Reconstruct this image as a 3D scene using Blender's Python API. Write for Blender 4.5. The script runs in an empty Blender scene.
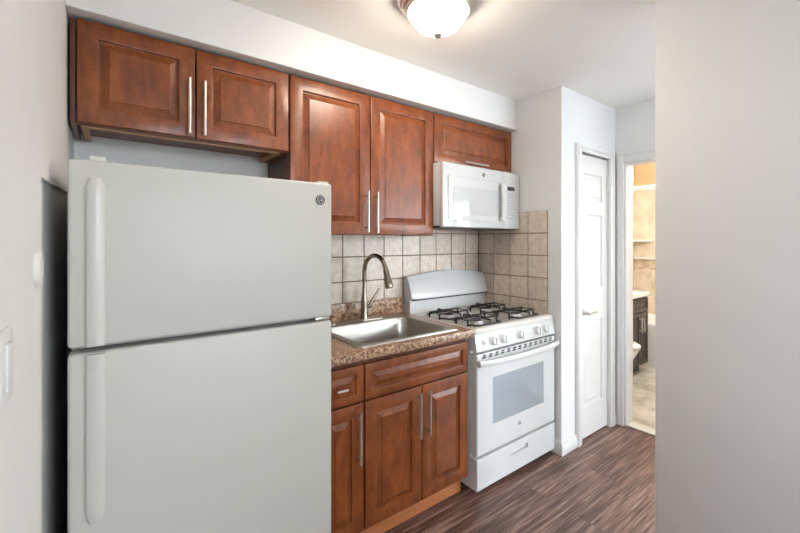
import bpy, bmesh, math, random
from mathutils import Vector, Matrix
random.seed(7)
S = bpy.context.scene
COL = S.collection
PI = math.pi

# ------------------------------------------------------------------ camera
cam_d = bpy.data.cameras.new('camera')
cam = bpy.data.objects.new('camera', cam_d); COL.objects.link(cam)
cam_d.sensor_width = 36.0
cam_d.lens = 385.75 / 800 * 36.0
cam_d.shift_y = -(266.5 - 241.4) / 800
cam.location = (-2.3207, -2.0703, 1.3758)
cam.rotation_euler = (PI / 2, 0, -0.641)
cam_d.clip_start = 0.02
S.camera = cam

# ------------------------------------------------------------------ world, lights, exposure
W = bpy.data.worlds.new('sky'); S.world = W
W.use_nodes = True
bg = W.node_tree.nodes['Background']
bg.inputs[0].default_value = (0.83, 0.915, 1.0, 1)
bg.inputs[1].default_value = 16.0

def area(name, loc, rot, sx, sy, portal=True, power=0, col=(1, 1, 1)):
    l = bpy.data.lights.new(name, 'AREA'); l.shape = 'RECTANGLE'; l.size = sx; l.size_y = sy
    l.energy = power; l.color = col
    l.cycles.is_portal = portal
    o = bpy.data.objects.new(name, l); COL.objects.link(o); o.location = loc; o.rotation_euler = rot
    return o
area('portal_south', (-1.35, -4.26, 1.6), (-PI / 2, 0, PI), 1.0, 1.0)
area('portal_living', (0.95, -4.26, 1.45), (-PI / 2, 0, PI), 1.9, 1.3)
area('portal_east', (2.26, -3.56, 1.42), (0, PI / 2, 0), 1.28, 1.12)
pl = bpy.data.lights.new('bathroom_added_light', 'POINT'); pl.energy = 32; pl.color = (1.0, 0.93, 0.82); pl.shadow_soft_size = 0.12  # unseen light added for the bathroom, bare point without a fixture
po = bpy.data.objects.new('bathroom_added_light', pl); COL.objects.link(po); po.location = (1.9, -0.9, 2.1)
LAMP_STRENGTH = 38.0

S.view_settings.view_transform = 'Standard'
S.view_settings.look = 'None'
S.view_settings.gamma = 1.0
S.view_settings.use_curve_mapping = False
S.view_settings.exposure = 0.57

# ------------------------------------------------------------------ materials
def nmat(name):
    m = bpy.data.materials.new(name); m.use_nodes = True
    nt = m.node_tree; b = nt.nodes['Principled BSDF']
    return m, nt, b
def N(nt, t, **kw):
    n = nt.nodes.new(t)
    for k, v in kw.items(): setattr(n, k, v)
    return n
def ramp(nt, pts):
    r = N(nt, 'ShaderNodeValToRGB'); e = r.color_ramp.elements
    e[0].position = pts[0][0]; e[0].color = (*pts[0][1], 1)
    e[1].position = pts[-1][0]; e[1].color = (*pts[-1][1], 1)
    for p, c in pts[1:-1]:
        x = e.new(p); x.color = (*c, 1)
    return r
def coords(nt, scale=(1, 1, 1), geo=False):
    mp = N(nt, 'ShaderNodeMapping'); mp.inputs['Scale'].default_value = scale
    if geo:
        g = N(nt, 'ShaderNodeNewGeometry'); nt.links.new(g.outputs['Position'], mp.inputs['Vector'])
    else:
        t = N(nt, 'ShaderNodeTexCoord'); nt.links.new(t.outputs['Object'], mp.inputs['Vector'])
    return mp
def plain(name, col, rough=0.5, metal=0.0, bump=0, bscale=200, var=0.03, coat=0.0, spec=0.5):
    m, nt, b = nmat(name)
    mp = coords(nt); n = N(nt, 'ShaderNodeTexNoise'); n.inputs['Scale'].default_value = 4.0; n.inputs['Detail'].default_value = 3
    nt.links.new(mp.outputs[0], n.inputs['Vector'])
    lo = tuple(c * (1 - var) for c in col); hi = tuple(min(1, c * (1 + var)) for c in col)
    r = ramp(nt, [(0.3, lo), (0.7, hi)]); nt.links.new(n.outputs['Fac'], r.inputs[0]); nt.links.new(r.outputs[0], b.inputs['Base Color'])
    b.inputs['Roughness'].default_value = rough; b.inputs['Metallic'].default_value = metal
    b.inputs['Coat Weight'].default_value = coat; b.inputs['Coat Roughness'].default_value = 0.08
    b.inputs['Specular IOR Level'].default_value = spec
    if bump:
        n2 = N(nt, 'ShaderNodeTexNoise'); n2.inputs['Scale'].default_value = bscale; n2.inputs['Detail'].default_value = 2
        nt.links.new(mp.outputs[0], n2.inputs['Vector'])
        bp = N(nt, 'ShaderNodeBump'); bp.inputs['Strength'].default_value = bump; bp.inputs['Distance'].default_value = 0.002
        nt.links.new(n2.outputs['Fac'], bp.inputs['Height']); nt.links.new(bp.outputs[0], b.inputs['Normal'])
    return m
def wood(name, c0, c1, c2, rough=0.36, axis='z', coat=0.15):
    m, nt, b = nmat(name)
    sc = {'z': (9, 9, 3.0), 'x': (1.6, 9, 9)}[axis]
    mp = coords(nt, sc, True)
    n = N(nt, 'ShaderNodeTexNoise'); n.inputs['Scale'].default_value = 3.2; n.inputs['Detail'].default_value = 8; n.inputs['Roughness'].default_value = 0.6
    nt.links.new(mp.outputs[0], n.inputs['Vector'])
    mp2 = coords(nt, (1, 1, 1), True)
    n2 = N(nt, 'ShaderNodeTexNoise'); n2.inputs['Scale'].default_value = 6; n2.inputs['Detail'].default_value = 4
    nt.links.new(mp2.outputs[0], n2.inputs['Vector'])
    n3 = N(nt, 'ShaderNodeTexNoise'); n3.inputs['Scale'].default_value = 140; n3.inputs['Detail'].default_value = 2
    nt.links.new(mp2.outputs[0], n3.inputs['Vector'])
    a = N(nt, 'ShaderNodeMath', operation='MULTIPLY_ADD'); a.inputs[1].default_value = 0.5
    nt.links.new(n.outputs['Fac'], a.inputs[0])
    a2 = N(nt, 'ShaderNodeMath', operation='MULTIPLY'); a2.inputs[1].default_value = 0.36; nt.links.new(n2.outputs['Fac'], a2.inputs[0])
    a3 = N(nt, 'ShaderNodeMath', operation='MULTIPLY_ADD'); a3.inputs[1].default_value = 0.18; nt.links.new(n3.outputs['Fac'], a3.inputs[0]); nt.links.new(a2.outputs[0], a3.inputs[2])
    nt.links.new(a3.outputs[0], a.inputs[2])
    r = ramp(nt, [(0.36, c0), (0.5, c1), (0.64, c2)]); nt.links.new(a.outputs[0], r.inputs[0]); nt.links.new(r.outputs[0], b.inputs['Base Color'])
    b.inputs['Roughness'].default_value = rough; b.inputs['Coat Weight'].default_value = coat; b.inputs['Coat Roughness'].default_value = 0.22
    bp = N(nt, 'ShaderNodeBump'); bp.inputs['Strength'].default_value = 0.05; bp.inputs['Distance'].default_value = 0.002
    nt.links.new(n.outputs['Fac'], bp.inputs['Height']); nt.links.new(bp.outputs[0], b.inputs['Normal'])
    return m
M = {}
M['paint'] = plain('wall_paint', (0.76, 0.76, 0.752), 0.6, bump=0.08, bscale=90, var=0.015)
M['ceil'] = plain('ceiling_paint', (0.91, 0.90, 0.875), 0.7, bump=0.05, bscale=120, var=0.015)
M['trim'] = plain('trim_paint', (0.73, 0.725, 0.71), 0.35, var=0.01)
M['door'] = plain('door_paint', (0.73, 0.725, 0.71), 0.35, var=0.01)
M['wood'] = wood('stained_cabinet_wood', (0.110, 0.0240, 0.0055), (0.200, 0.049, 0.0100), (0.300, 0.083, 0.0175))
M['wood_in'] = wood('cabinet_side_wood', (0.08, 0.022, 0.010), (0.11, 0.032, 0.014), (0.15, 0.045, 0.02), 0.45)
M['wood_raw'] = wood('raw_rail_wood', (0.34, 0.17, 0.07), (0.42, 0.22, 0.10), (0.5, 0.28, 0.13), 0.5, 'x', 0.0)
M['toe'] = wood('toe_kick_wood', (0.42, 0.14, 0.05), (0.50, 0.175, 0.065), (0.58, 0.21, 0.08), 0.4, 'x', 0.1)
M['gap'] = plain('dark_gap', (0.03, 0.02, 0.015), 0.8)
M['nickel'] = plain('brushed_nickel', (0.62, 0.59, 0.55), 0.32, 1.0, var=0.05)
M['faucet'] = plain('bronze_nickel', (0.27, 0.225, 0.18), 0.25, 1.0, var=0.06)
M['fridge'] = plain('fridge_textured_white', (0.59, 0.58, 0.53), 0.38, bump=0.35, bscale=420, var=0.01)
M['fr_plastic'] = plain('fridge_white_plastic', (0.61, 0.60, 0.555), 0.3, var=0.01)
M['enamel'] = plain('white_enamel', (0.59, 0.588, 0.575), 0.16, var=0.01, coat=0.3)
M['enamel_top'] = plain('white_cooktop_enamel', (0.64, 0.61, 0.565), 0.2, var=0.02)
M['appl'] = plain('white_appliance_plastic', (0.59, 0.588, 0.575), 0.22, var=0.01, coat=0.25)
M['knob'] = plain('knob_plastic', (0.72, 0.72, 0.71), 0.25, var=0.02)
M['black'] = plain('black_iron', (0.012, 0.012, 0.012), 0.42, var=0.1)
M['dark'] = plain('dark_plastic', (0.03, 0.03, 0.032), 0.35)
M['grey'] = plain('grey_print', (0.28, 0.28, 0.28), 0.4)
M['alu'] = plain('burner_aluminium', (0.60, 0.60, 0.60), 0.35, 0.9)
M['mwglass'] = plain('microwave_window', (0.48, 0.48, 0.475), 0.03, coat=1.0, var=0.01)
M['mwglass'].node_tree.nodes['Principled BSDF'].inputs['Coat Roughness'].default_value = 0.01
M['mwdoor'] = plain('microwave_door_gloss', (0.56, 0.56, 0.55), 0.03, coat=1.0, var=0.01)
M['mwdoor'].node_tree.nodes['Principled BSDF'].inputs['Coat Roughness'].default_value = 0.01
M['ceramic'] = plain('toilet_ceramic', (0.85, 0.85, 0.84), 0.1, var=0.01)
M['vanity'] = plain('espresso_vanity', (0.045, 0.032, 0.03), 0.35, var=0.1)
M['gasket'] = plain('grey_gasket', (0.14, 0.14, 0.135), 0.6)
M['leaf'] = plain('leaves', (0.22, 0.36, 0.13), 0.6, var=0.5)
M['bark'] = plain('bark', (0.12, 0.08, 0.05), 0.8, var=0.3)
M['bounce_ground'] = plain('pale_bounce_ground', (0.50, 0.50, 0.50), 0.9, var=0.3)  # unseen ground, made pale to bounce daylight up to the ceiling
M['peach'] = plain('peach_paint', (0.78, 0.52, 0.30), 0.7, bump=0.3, bscale=40, var=0.12)

def mk_steel():
    m, nt, b = nmat('brushed_steel')
    mp = coords(nt, (3, 60, 60)); n = N(nt, 'ShaderNodeTexNoise'); n.inputs['Scale'].default_value = 6; n.inputs['Detail'].default_value = 4
    nt.links.new(mp.outputs[0], n.inputs['Vector'])
    r = ramp(nt, [(0.3, (0.36, 0.335, 0.30)), (0.7, (0.52, 0.49, 0.45))]); nt.links.new(n.outputs['Fac'], r.inputs[0]); nt.links.new(r.outputs[0], b.inputs['Base Color'])
    b.inputs['Metallic'].default_value = 1; b.inputs['Roughness'].default_value = 0.34
    return m
M['steel'] = mk_steel()

def mk_granite():
    m, nt, b = nmat('speckled_laminate')
    mp = coords(nt, (1, 1, 1), True)
    v = N(nt, 'ShaderNodeTexVoronoi'); v.inputs['Scale'].default_value = 110; nt.links.new(mp.outputs[0], v.inputs['Vector'])
    n = N(nt, 'ShaderNodeTexNoise'); n.inputs['Scale'].default_value = 62; n.inputs['Detail'].default_value = 6; n.inputs['Roughness'].default_value = 0.7
    nt.links.new(mp.outputs[0], n.inputs['Vector'])
    r1 = ramp(nt, [(0.32, (0.04, 0.018, 0.012)), (0.43, (0.20, 0.085, 0.045)), (0.51, (0.38, 0.235, 0.14)), (0.60, (0.62, 0.475, 0.335)), (0.75, (0.26, 0.13, 0.08))])
    nt.links.new(n.outputs['Fac'], r1.inputs[0])
    mix = N(nt, 'ShaderNodeMix', data_type='RGBA', blend_type='MULTIPLY'); mix.inputs[0].default_value = 0.55
    sep = ramp(nt, [(0.0, (0.25, 0.18, 0.15)), (0.5, (0.9, 0.8, 0.7)), (1.0, (1, 1, 1))])
    sx = N(nt, 'ShaderNodeSeparateColor'); nt.links.new(v.outputs['Color'], sx.inputs[0]); nt.links.new(sx.outputs[0], sep.inputs[0])
    nt.links.new(r1.outputs[0], mix.inputs[6]); nt.links.new(sep.outputs[0], mix.inputs[7]); nt.links.new(mix.outputs[2], b.inputs['Base Color'])
    b.inputs['Roughness'].default_value = 0.28
    return m
M['granite'] = mk_granite()

def mk_floor():
    m, nt, b = nmat('vinyl_plank_floor')
    mp = coords(nt, (1, 1, 1), True)
    br = N(nt, 'ShaderNodeTexBrick'); br.offset = 0.37; br.inputs['Scale'].default_value = 1.0
    br.inputs['Brick Width'].default_value = 1.22; br.inputs['Row Height'].default_value = 0.15
    br.inputs['Mortar Size'].default_value = 0.0012; br.inputs['Mortar Smooth'].default_value = 0.0; br.inputs['Bias'].default_value = 0
    br.inputs['Color1'].default_value = (0, 0, 0, 1); br.inputs['Color2'].default_value = (1, 1, 1, 1); br.inputs['Mortar'].default_value = (0.5, 0.5, 0.5, 1)
    nt.links.new(mp.outputs[0], br.inputs['Vector'])
    # grain: shifted per plank, stretched along the plank
    sc = N(nt, 'ShaderNodeVectorMath', operation='SCALE'); sc.inputs['Scale'].default_value = 13.0
    nt.links.new(br.outputs['Color'], sc.inputs[0])
    add = N(nt, 'ShaderNodeVectorMath', operation='ADD'); nt.links.new(mp.outputs[0], add.inputs[0]); nt.links.new(sc.outputs[0], add.inputs[1])
    mp2 = N(nt, 'ShaderNodeMapping'); mp2.inputs['Scale'].default_value = (1.9, 44, 1); nt.links.new(add.outputs[0], mp2.inputs['Vector'])
    n = N(nt, 'ShaderNodeTexNoise'); n.inputs['Scale'].default_value = 1.7; n.inputs['Detail'].default_value = 9; n.inputs['Roughness'].default_value = 0.65; n.inputs['Distortion'].default_value = 0.5
    nt.links.new(mp2.outputs[0], n.inputs['Vector'])
    r = ramp(nt, [(0.28, (0.024, 0.011, 0.008)), (0.44, (0.088, 0.042, 0.030)), (0.55, (0.20, 0.115, 0.088)), (0.70, (0.42, 0.30, 0.245))])
    nt.links.new(n.outputs['Fac'], r.inputs[0])
    mix = N(nt, 'ShaderNodeMix', data_type='RGBA', blend_type='MULTIPLY'); mix.inputs[0].default_value = 0.8
    r2 = ramp(nt, [(0.0, (0.72, 0.66, 0.66)), (1.0, (1.0, 1.0, 1.0))]); nt.links.new(br.outputs['Color'], r2.inputs[0])
    nt.links.new(r.outputs[0], mix.inputs[6]); nt.links.new(r2.outputs[0], mix.inputs[7])
    mo = N(nt, 'ShaderNodeMix', data_type='RGBA'); nt.links.new(br.outputs['Fac'], mo.inputs[0]); nt.links.new(mix.outputs[2], mo.inputs[6]); mo.inputs[7].default_value = (0.03, 0.018, 0.014, 1)
    nt.links.new(mo.outputs[2], b.inputs['Base Color'])
    b.inputs['Roughness'].default_value = 0.38
    bp = N(nt, 'ShaderNodeBump'); bp.inputs['Strength'].default_value = 0.12; bp.inputs['Distance'].default_value = 0.001
    nt.links.new(n.outputs['Fac'], bp.inputs['Height']); nt.links.new(bp.outputs[0], b.inputs['Normal'])
    return m
M['floor'] = mk_floor()

def mk_tile(name, c0, c1, c2, scale=16, rough=0.35):
    m, nt, b = nmat(name)
    mp = coords(nt, (1, 1, 1), True)
    n = N(nt, 'ShaderNodeTexNoise'); n.inputs['Scale'].default_value = scale; n.inputs['Detail'].default_value = 8; n.inputs['Roughness'].default_value = 0.7
    nt.links.new(mp.outputs[0], n.inputs['Vector'])
    r = ramp(nt, [(0.35, c0), (0.5, c1), (0.66, c2)]); nt.links.new(n.outputs['Fac'], r.inputs[0])
    g = N(nt, 'ShaderNodeNewGeometry')
    mm = N(nt, 'ShaderNodeMapRange'); mm.inputs[3].default_value = 0.88; mm.inputs[4].default_value = 1.06
    nt.links.new(g.outputs['Random Per Island'], mm.inputs[0])
    mul = N(nt, 'ShaderNodeVectorMath', operation='SCALE'); nt.links.new(r.outputs[0], mul.inputs[0]); nt.links.new(mm.outputs[0], mul.inputs['Scale'])
    nt.links.new(mul.outputs[0], b.inputs['Base Color']); b.inputs['Roughness'].default_value = rough
    return m
M['tile'] = mk_tile('beige_ceramic_tile', (0.56, 0.455, 0.365), (0.66, 0.55, 0.45), (0.74, 0.64, 0.54), 26)
M['grout'] = plain('brown_grout', (0.20, 0.145, 0.095), 0.9, var=0.2)
M['bathtile'] = mk_tile('cream_marble_tile', (0.66, 0.53, 0.38), (0.78, 0.67, 0.52), (0.86, 0.78, 0.65), 5, 0.2)
M['mosaic'] = mk_tile('brown_marble_band', (0.40, 0.27, 0.17), (0.60, 0.47, 0.34), (0.78, 0.68, 0.55), 14, 0.25)
M['bathfloor'] = mk_tile('grey_marble_floor', (0.40, 0.35, 0.29), (0.58, 0.52, 0.45), (0.70, 0.65, 0.58), 5, 0.2)

def mk_dome():
    m, nt, b = nmat('lit_ribbed_glass')
    b.inputs['Base Color'].default_value = (0.9, 0.88, 0.82, 1); b.inputs['Roughness'].default_value = 0.15
    b.inputs['Emission Color'].default_value = (1.0, 0.87, 0.72, 1); b.inputs['Emission Strength'].default_value = LAMP_STRENGTH
    return m
M['dome'] = mk_dome()
def mk_ovenglass():
    m, nt, b = nmat('oven_window_glass')
    b.inputs['Base Color'].default_value = (0.44, 0.48, 0.52, 1); b.inputs['Roughness'].default_value = 0.05  # pale base colour stands in for the room's reflection in the pane
    b.inputs['Coat Weight'].default_value = 1.0; b.inputs['Coat Roughness'].default_value = 0.02; b.inputs['Coat IOR'].default_value = 2.0
    tr = N(nt, 'ShaderNodeBsdfTransparent'); tr.inputs[0].default_value = (0.85, 0.88, 0.9, 1)
    mx = N(nt, 'ShaderNodeMixShader'); mx.inputs[0].default_value = 0.35
    nt.links.new(b.outputs[0], mx.inputs[1]); nt.links.new(tr.outputs[0], mx.inputs[2])
    nt.links.new(mx.outputs[0], nt.nodes['Material Output'].inputs[0])
    return m
M['ovenglass'] = mk_ovenglass()
def mk_glass():
    m, nt, b = nmat('window_glass')
    tr = N(nt, 'ShaderNodeBsdfTransparent'); gl = N(nt, 'ShaderNodeBsdfGlossy'); gl.inputs['Roughness'].default_value = 0.02
    mx = N(nt, 'ShaderNodeMixShader'); mx.inputs[0].default_value = 0.06
    nt.links.new(tr.outputs[0], mx.inputs[1]); nt.links.new(gl.outputs[0], mx.inputs[2]); nt.links.new(mx.outputs[0], nt.nodes['Material Output'].inputs[0])
    return m
M['glass'] = mk_glass()

# ------------------------------------------------------------------ helpers
def new(): return bmesh.new()
def box(bm, x0, x1, y0, y1, z0, z1, bev=0.0, mi=0, seg=2):
    x0, x1 = min(x0, x1), max(x0, x1); y0, y1 = min(y0, y1), max(y0, y1); z0, z1 = min(z0, z1), max(z0, z1)
    v = [bm.verts.new((x, y, z)) for z in (z0, z1) for y in (y0, y1) for x in (x0, x1)]
    fs = [(0, 2, 3, 1), (4, 5, 7, 6), (0, 1, 5, 4), (2, 6, 7, 3), (0, 4, 6, 2), (1, 3, 7, 5)]
    F = [bm.faces.new([v[i] for i in f]) for f in fs]
    for f in F: f.material_index = mi
    if bev > 0:
        ed = list({e for f in F for e in f.edges})
        r = bmesh.ops.bevel(bm, geom=ed, offset=bev, segments=seg, profile=0.5, affect='EDGES')
        for f in r['faces']: f.material_index = mi
    return v
def loft(bm, loops, cap0=False, cap1=False, cyclic=False, mi=0):
    L = [[bm.verts.new(p) for p in lp] for lp in loops]
    n = len(L[0]); pairs = list(zip(L, L[1:]))
    if cyclic: pairs.append((L[-1], L[0]))
    for a, b in pairs:
        for i in range(n):
            j = (i + 1) % n
            f = bm.faces.new((a[i], a[j], b[j], b[i])); f.material_index = mi
    if cap0: bm.faces.new(L[0][::-1]).material_index = mi
    if cap1: bm.faces.new(L[-1]).material_index = mi
    return L
def frame_of(d):
    d = d.normalized(); up = Vector((0, 0, 1)) if abs(d.z) < 0.9 else Vector((1, 0, 0))
    a = d.cross(up).normalized(); b = d.cross(a).normalized()
    return a, b
def tube(bm, pts, r, seg=12, caps=True, mi=0, closed=False):
    pts = [Vector(p) for p in pts]; n = len(pts)
    rs = r if isinstance(r, (list, tuple)) else [r] * n
    loops = []; a = None
    for i, p in enumerate(pts):
        if closed: d = pts[(i + 1) % n] - pts[i - 1]
        else: d = pts[min(i + 1, n - 1)] - pts[max(i - 1, 0)]
        d.normalize()
        if a is None: a, b = frame_of(d)
        else:
            a = (a - d * a.dot(d)).normalized(); b = d.cross(a).normalized()
        b = d.cross(a).normalized()
        loops.append([p + (a * math.cos(t) + b * math.sin(t)) * rs[i] for t in [2 * PI * k / seg for k in range(seg)]])
    loft(bm, loops, caps and not closed, caps and not closed, closed, mi)
def lathe(bm, prof, c, axis='z', seg=32, mi=0, rip=0, nr=0, cap=True):
    """prof: list of (radius, height along axis)"""
    loops = []
    for r, h in prof:
        lp = []
        for k in range(seg):
            t = 2 * PI * k / seg; rr = max(r, 1e-5) * (1 + (rip * math.cos(nr * t) if rip else 0))
            u, v = rr * math.cos(t), rr * math.sin(t)
            if axis == 'z': p = (c[0] + u, c[1] + v, c[2] + h)
            elif axis == 'y': p = (c[0] + u, c[1] + h, c[2] + v)
            else: p = (c[0] + h, c[1] + u, c[2] + v)
            lp.append(Vector(p))
        loops.append(lp)
    loft(bm, loops, cap, cap, False, mi)
def rrect(x0, x1, y0, y1, r, z, n=6):
    out = []
    for cx, cy, a0 in ((x1 - r, y1 - r, 0), (x0 + r, y1 - r, PI / 2), (x0 + r, y0 + r, PI), (x1 - r, y0 + r, 1.5 * PI)):
        for k in range(n + 1):
            t = a0 + PI / 2 * k / n
            out.append(Vector((cx + r * math.cos(t), cy + r * math.sin(t), z)))
    return out
def ring_panel(bm, x0, x1, z0, z1, prof, back=None, mi=0):
    """concentric rectangles facing -y; prof list of (inset, y)"""
    loops = []
    if back is not None: loops.append([Vector((x0, back, z0)), Vector((x1, back, z0)), Vector((x1, back, z1)), Vector((x0, back, z1))])
    for i, y in prof:
        loops.append([Vector((x0 + i, y, z0 + i)), Vector((x1 - i, y, z0 + i)), Vector((x1 - i, y, z1 - i)), Vector((x0 + i, y, z1 - i))])
    loft(bm, loops, back is not None, True, False, mi)
def xform(bm, m): bmesh.ops.transform(bm, matrix=m, verts=bm.verts)

def base_of(o):
    v = Vector((0, 0, 0))
    while o is not None: v += o.location; o = o.parent
    return v
def obj(name, bm, mats, parent=None, smooth=35, loc=None, recalc=True):
    if recalc: bmesh.ops.recalc_face_normals(bm, faces=bm.faces)
    off = base_of(parent) if parent is not None else Vector(loc if loc else (0, 0, 0))
    if off.length: bmesh.ops.translate(bm, vec=-off, verts=bm.verts)
    me = bpy.data.meshes.new(name); bm.to_mesh(me); bm.free()
    if not isinstance(mats, (list, tuple)): mats = [mats]
    for m in mats: me.materials.append(m)
    if smooth:
        me.polygons.foreach_set('use_smooth', [True] * len(me.polygons))
        me.set_sharp_from_angle(angle=math.radians(smooth))
    o = bpy.data.objects.new(name, me); COL.objects.link(o)
    if parent is not None: o.parent = parent
    elif loc: o.location = loc
    return o
def tag(o, label=None, cat=None, group=None, kind=None):
    if label: o['label'] = label
    if cat: o['category'] = cat
    if group: o['group'] = group
    if kind: o['kind'] = kind
    return o
def thing(name, label, cat, loc, group=None):
    o = bpy.data.objects.new(name, None); COL.objects.link(o); o.location = loc; o.empty_display_size = 0.1
    return tag(o, label, cat, group)
def struct(name, bm, m, parent=None, smooth=35):
    o = obj(name, bm, m, parent, smooth)
    if parent is None: o['kind'] = 'structure'
    return o
def text_bm(s, size, depth, mat4):
    cu = bpy.data.curves.new('lettering', 'FONT'); cu.body = s; cu.size = size; cu.extrude = depth; cu.align_x = 'CENTER'; cu.align_y = 'CENTER'; cu.shear = 0.25
    to = bpy.data.objects.new('lettering', cu); COL.objects.link(to)
    dg = bpy.context.evaluated_depsgraph_get(); me = to.evaluated_get(dg).to_mesh()
    bm = new(); bm.from_mesh(me); to.evaluated_get(dg).to_mesh_clear()
    bpy.data.objects.remove(to); bpy.data.curves.remove(cu)
    xform(bm, mat4); return bm
def merge(a, b, mi=0):
    me = bpy.data.meshes.new('t'); b.to_mesh(me); b.free()
    n = len(a.faces); a.from_mesh(me); bpy.data.meshes.remove(me)
    a.faces.ensure_lookup_table()
    for f in a.faces[n:]: f.material_index = mi

# ------------------------------------------------------------------ room shell
XL, H = -2.447, 2.38
b = new(); box(b, XL - 0.15, 0.80, -4.35, 0.12, -0.1, 0); box(b, 0.80, 2.35, -4.35, -1.66, -0.1, 0)
struct('floor', b, M['floor'], smooth=0)
b = new(); box(b, XL - 0.15, 3.35, -4.35, 0.3, H, H + 0.1); struct('ceiling', b, M['ceil'], smooth=0)
b = new(); box(b, XL - 0.15, 0.12, 0.008, 0.12, 0, H); struct('wall_back', b, M['paint'], smooth=0)

# left wall, shallow recess added beside the refrigerator to make a shaded band
b = new()
ra, rb, rz0, rz1, rd = -0.905, -0.12, 1.52, 1.555, 0.012
box(b, XL - 0.15, XL, -4.35, ra, 0, H)
box(b, XL - 0.15, XL, rb, 0.008, 0, H)
box(b, XL - 0.15, XL - rd, ra, rb, 0, H)
lp = lambda x: [Vector((x, ra, rz0)), Vector((x, rb, rz1)), Vector((x, rb, H)), Vector((x, ra, H))]
loft(b, [lp(XL - rd), lp(XL)], True, True)
struct('wall_left', b, M['paint'], smooth=0)
# soffit above the cabinets
b = new(); box(b, XL, 0, -0.362, 0.008, 2.170, H, 0.002, seg=1); struct('wall_soffit', b, M['paint'], smooth=0)
# right side wall of the cooking nook + closet front wall with its door opening
b = new()
box(b, 0, 0.12, -0.70, 0.008, 0, H)
box(b, 0.12, 0.225, -0.70, -0.60, 0, H)
box(b, 0.632, 0.852, -0.70, -0.60, 0, H)
box(b, 0.225, 0.632, -0.70, -0.60, 1.992, H)
box(b, 0.12, 0.742, -0.06, 0.12, 0, H); box(b, 0.742, 0.852, -0.60, 0.12, 0, H)
struct('wall_right', b, M['paint'], smooth=0)
# far wall with the bathroom doorway
b = new()
box(b, 0.742, 0.852, -0.766, -0.70, 0, H); box(b, 0.742, 0.852, -1.45, -0.766, 1.965, H); box(b, 0.742, 0.852, -1.70, -1.45, 0, H)
struct('wall_far', b, M['paint'], smooth=0)
# partition in the right foreground
b = new(); box(b, -0.58, -0.46, -3.0, -1.443, 0, H, 0.004, seg=2); struct('wall_partition', b, M['paint'], smooth=30)
# living room walls with windows
b = new(); box(b, 0.852, 3.35, -1.70, -1.58, 0, H); struct('wall_north', b, M['paint'], smooth=0)
b = new()
box(b, 2.2, 2.32, -3.1, -1.70, 0, H); box(b, 2.2, 2.32, -4.35, -4.12, 0, H); box(b, 2.2, 2.32, -4.12, -3.1, 0, 0.78); box(b, 2.2, 2.32, -4.12, -3.1, 2.06, H)
struct('wall_east', b, M['paint'], smooth=0)
b = new()
box(b, XL, -1.85, -4.32, -4.2, 0, H); box(b, -0.85, 0.0, -4.32, -4.2, 0, H); box(b, 1.9, 2.2, -4.32, -4.2, 0, H)
box(b, -1.85, -0.85, -4.32, -4.2, 0, 1.1); box(b, -1.85, -0.85, -4.32, -4.2, 2.1, H); box(b, 0.0, 1.9, -4.32, -4.2, 0, 0.8); box(b, 0.0, 1.9, -4.32, -4.2, 2.1, H)
struct('wall_south', b, M['paint'], smooth=0)
# windows
def window(name, axis, pos, a0, a1, z0, z1, nm):
    b = new(); g = new(); w = 0.045
    def bb(bm, u0, u1, q0, q1, d=0.03):
        if axis == 'x': box(bm, pos - d, pos + d, u0, u1, q0, q1)
        else: box(bm, u0, u1, pos - d, pos + d, q0, q1)
    bb(b, a0, a0 + w, z0, z1); bb(b, a1 - w, a1, z0, z1); bb(b, a0 + w, a1 - w, z0, z0 + w); bb(b, a0 + w, a1 - w, z1 - w, z1)
    mid = (z0 + z1) / 2; bb(b, a0 + w, a1 - w, mid - 0.02, mid + 0.02)
    for k in range(1, nm):
        u = a0 + (a1 - a0) * k / nm; bb(b, u - 0.025, u + 0.025, z0 + w, mid - 0.02); bb(b, u - 0.025, u + 0.025, mid + 0.02, z1 - w)
    o = struct(name, b, M['trim'], smooth=0)
    bb(g, a0 + w, a1 - w, z0 + w, z1 - w, 0.003); obj('window_pane', g, M['glass'], o, 0)
window('window_1', 'x', 2.26, -4.12, -3.1, 0.78, 2.06, 1)
window('window_added_2', 'y', -4.26, -1.85, -0.85, 1.1, 2.1, 2)  # unseen window, added to bring in daylight from behind the camera
window('window_added_3', 'y', -4.26, 0.0, 1.9, 0.8, 2.1, 2)  # unseen window, added to light the closet wall and range front

# bathroom shell
b = new(); box(b, 0.80, 3.3, -1.66, 0.27, -0.1, -0.002); 
struct('floor_bathroom', b, M['bathfloor'], smooth=0)
b = new(); box(b, 0.745, 0.85, -1.45, -0.778, 0.0005, 0.014, 0.004, seg=2); struct('trim_threshold', b, plain('marble_threshold', (0.72, 0.68, 0.60), 0.25, var=0.08))
b = new(); box(b, 0.852, 3.3, 0.15, 0.27, 0, 0.99); box(b, 0.852, 3.3, 0.15, 0.27, 1.99, H, mi=1); box(b, 0.852, 3.3, 0.15, 0.27, 0.99, 1.16, mi=2); box(b, 0.852, 3.3, 0.15, 0.27, 1.16, 1.99)
struct('wall_bathroom_back', b, [M['bathtile'], M['peach'], M['mosaic']], smooth=0)
b = new(); box(b, 3.2, 3.35, -1.58, 0.15, 0, 1.01); box(b, 3.2, 3.35, -1.58, 0.15, 2.04, H, mi=1); box(b, 3.2, 3.35, -1.58, 0.15, 1.01, 1.14, mi=2)
box(b, 3.2, 3.35, -1.58, 0.15, 1.14, 2.04)
struct('wall_bathroom_far', b, [M['bathtile'], M['peach'], M['mosaic']], smooth=0)
b = new(); box(b, 3.17, 3.2, -1.58, 0.15, 1.145, 1.17, 0.004); box(b, 3.17, 3.2, -1.58, 0.15, 2.03, 2.09, 0.004); struct('trim_bathroom_ledge', b, M['ceramic'])

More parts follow.
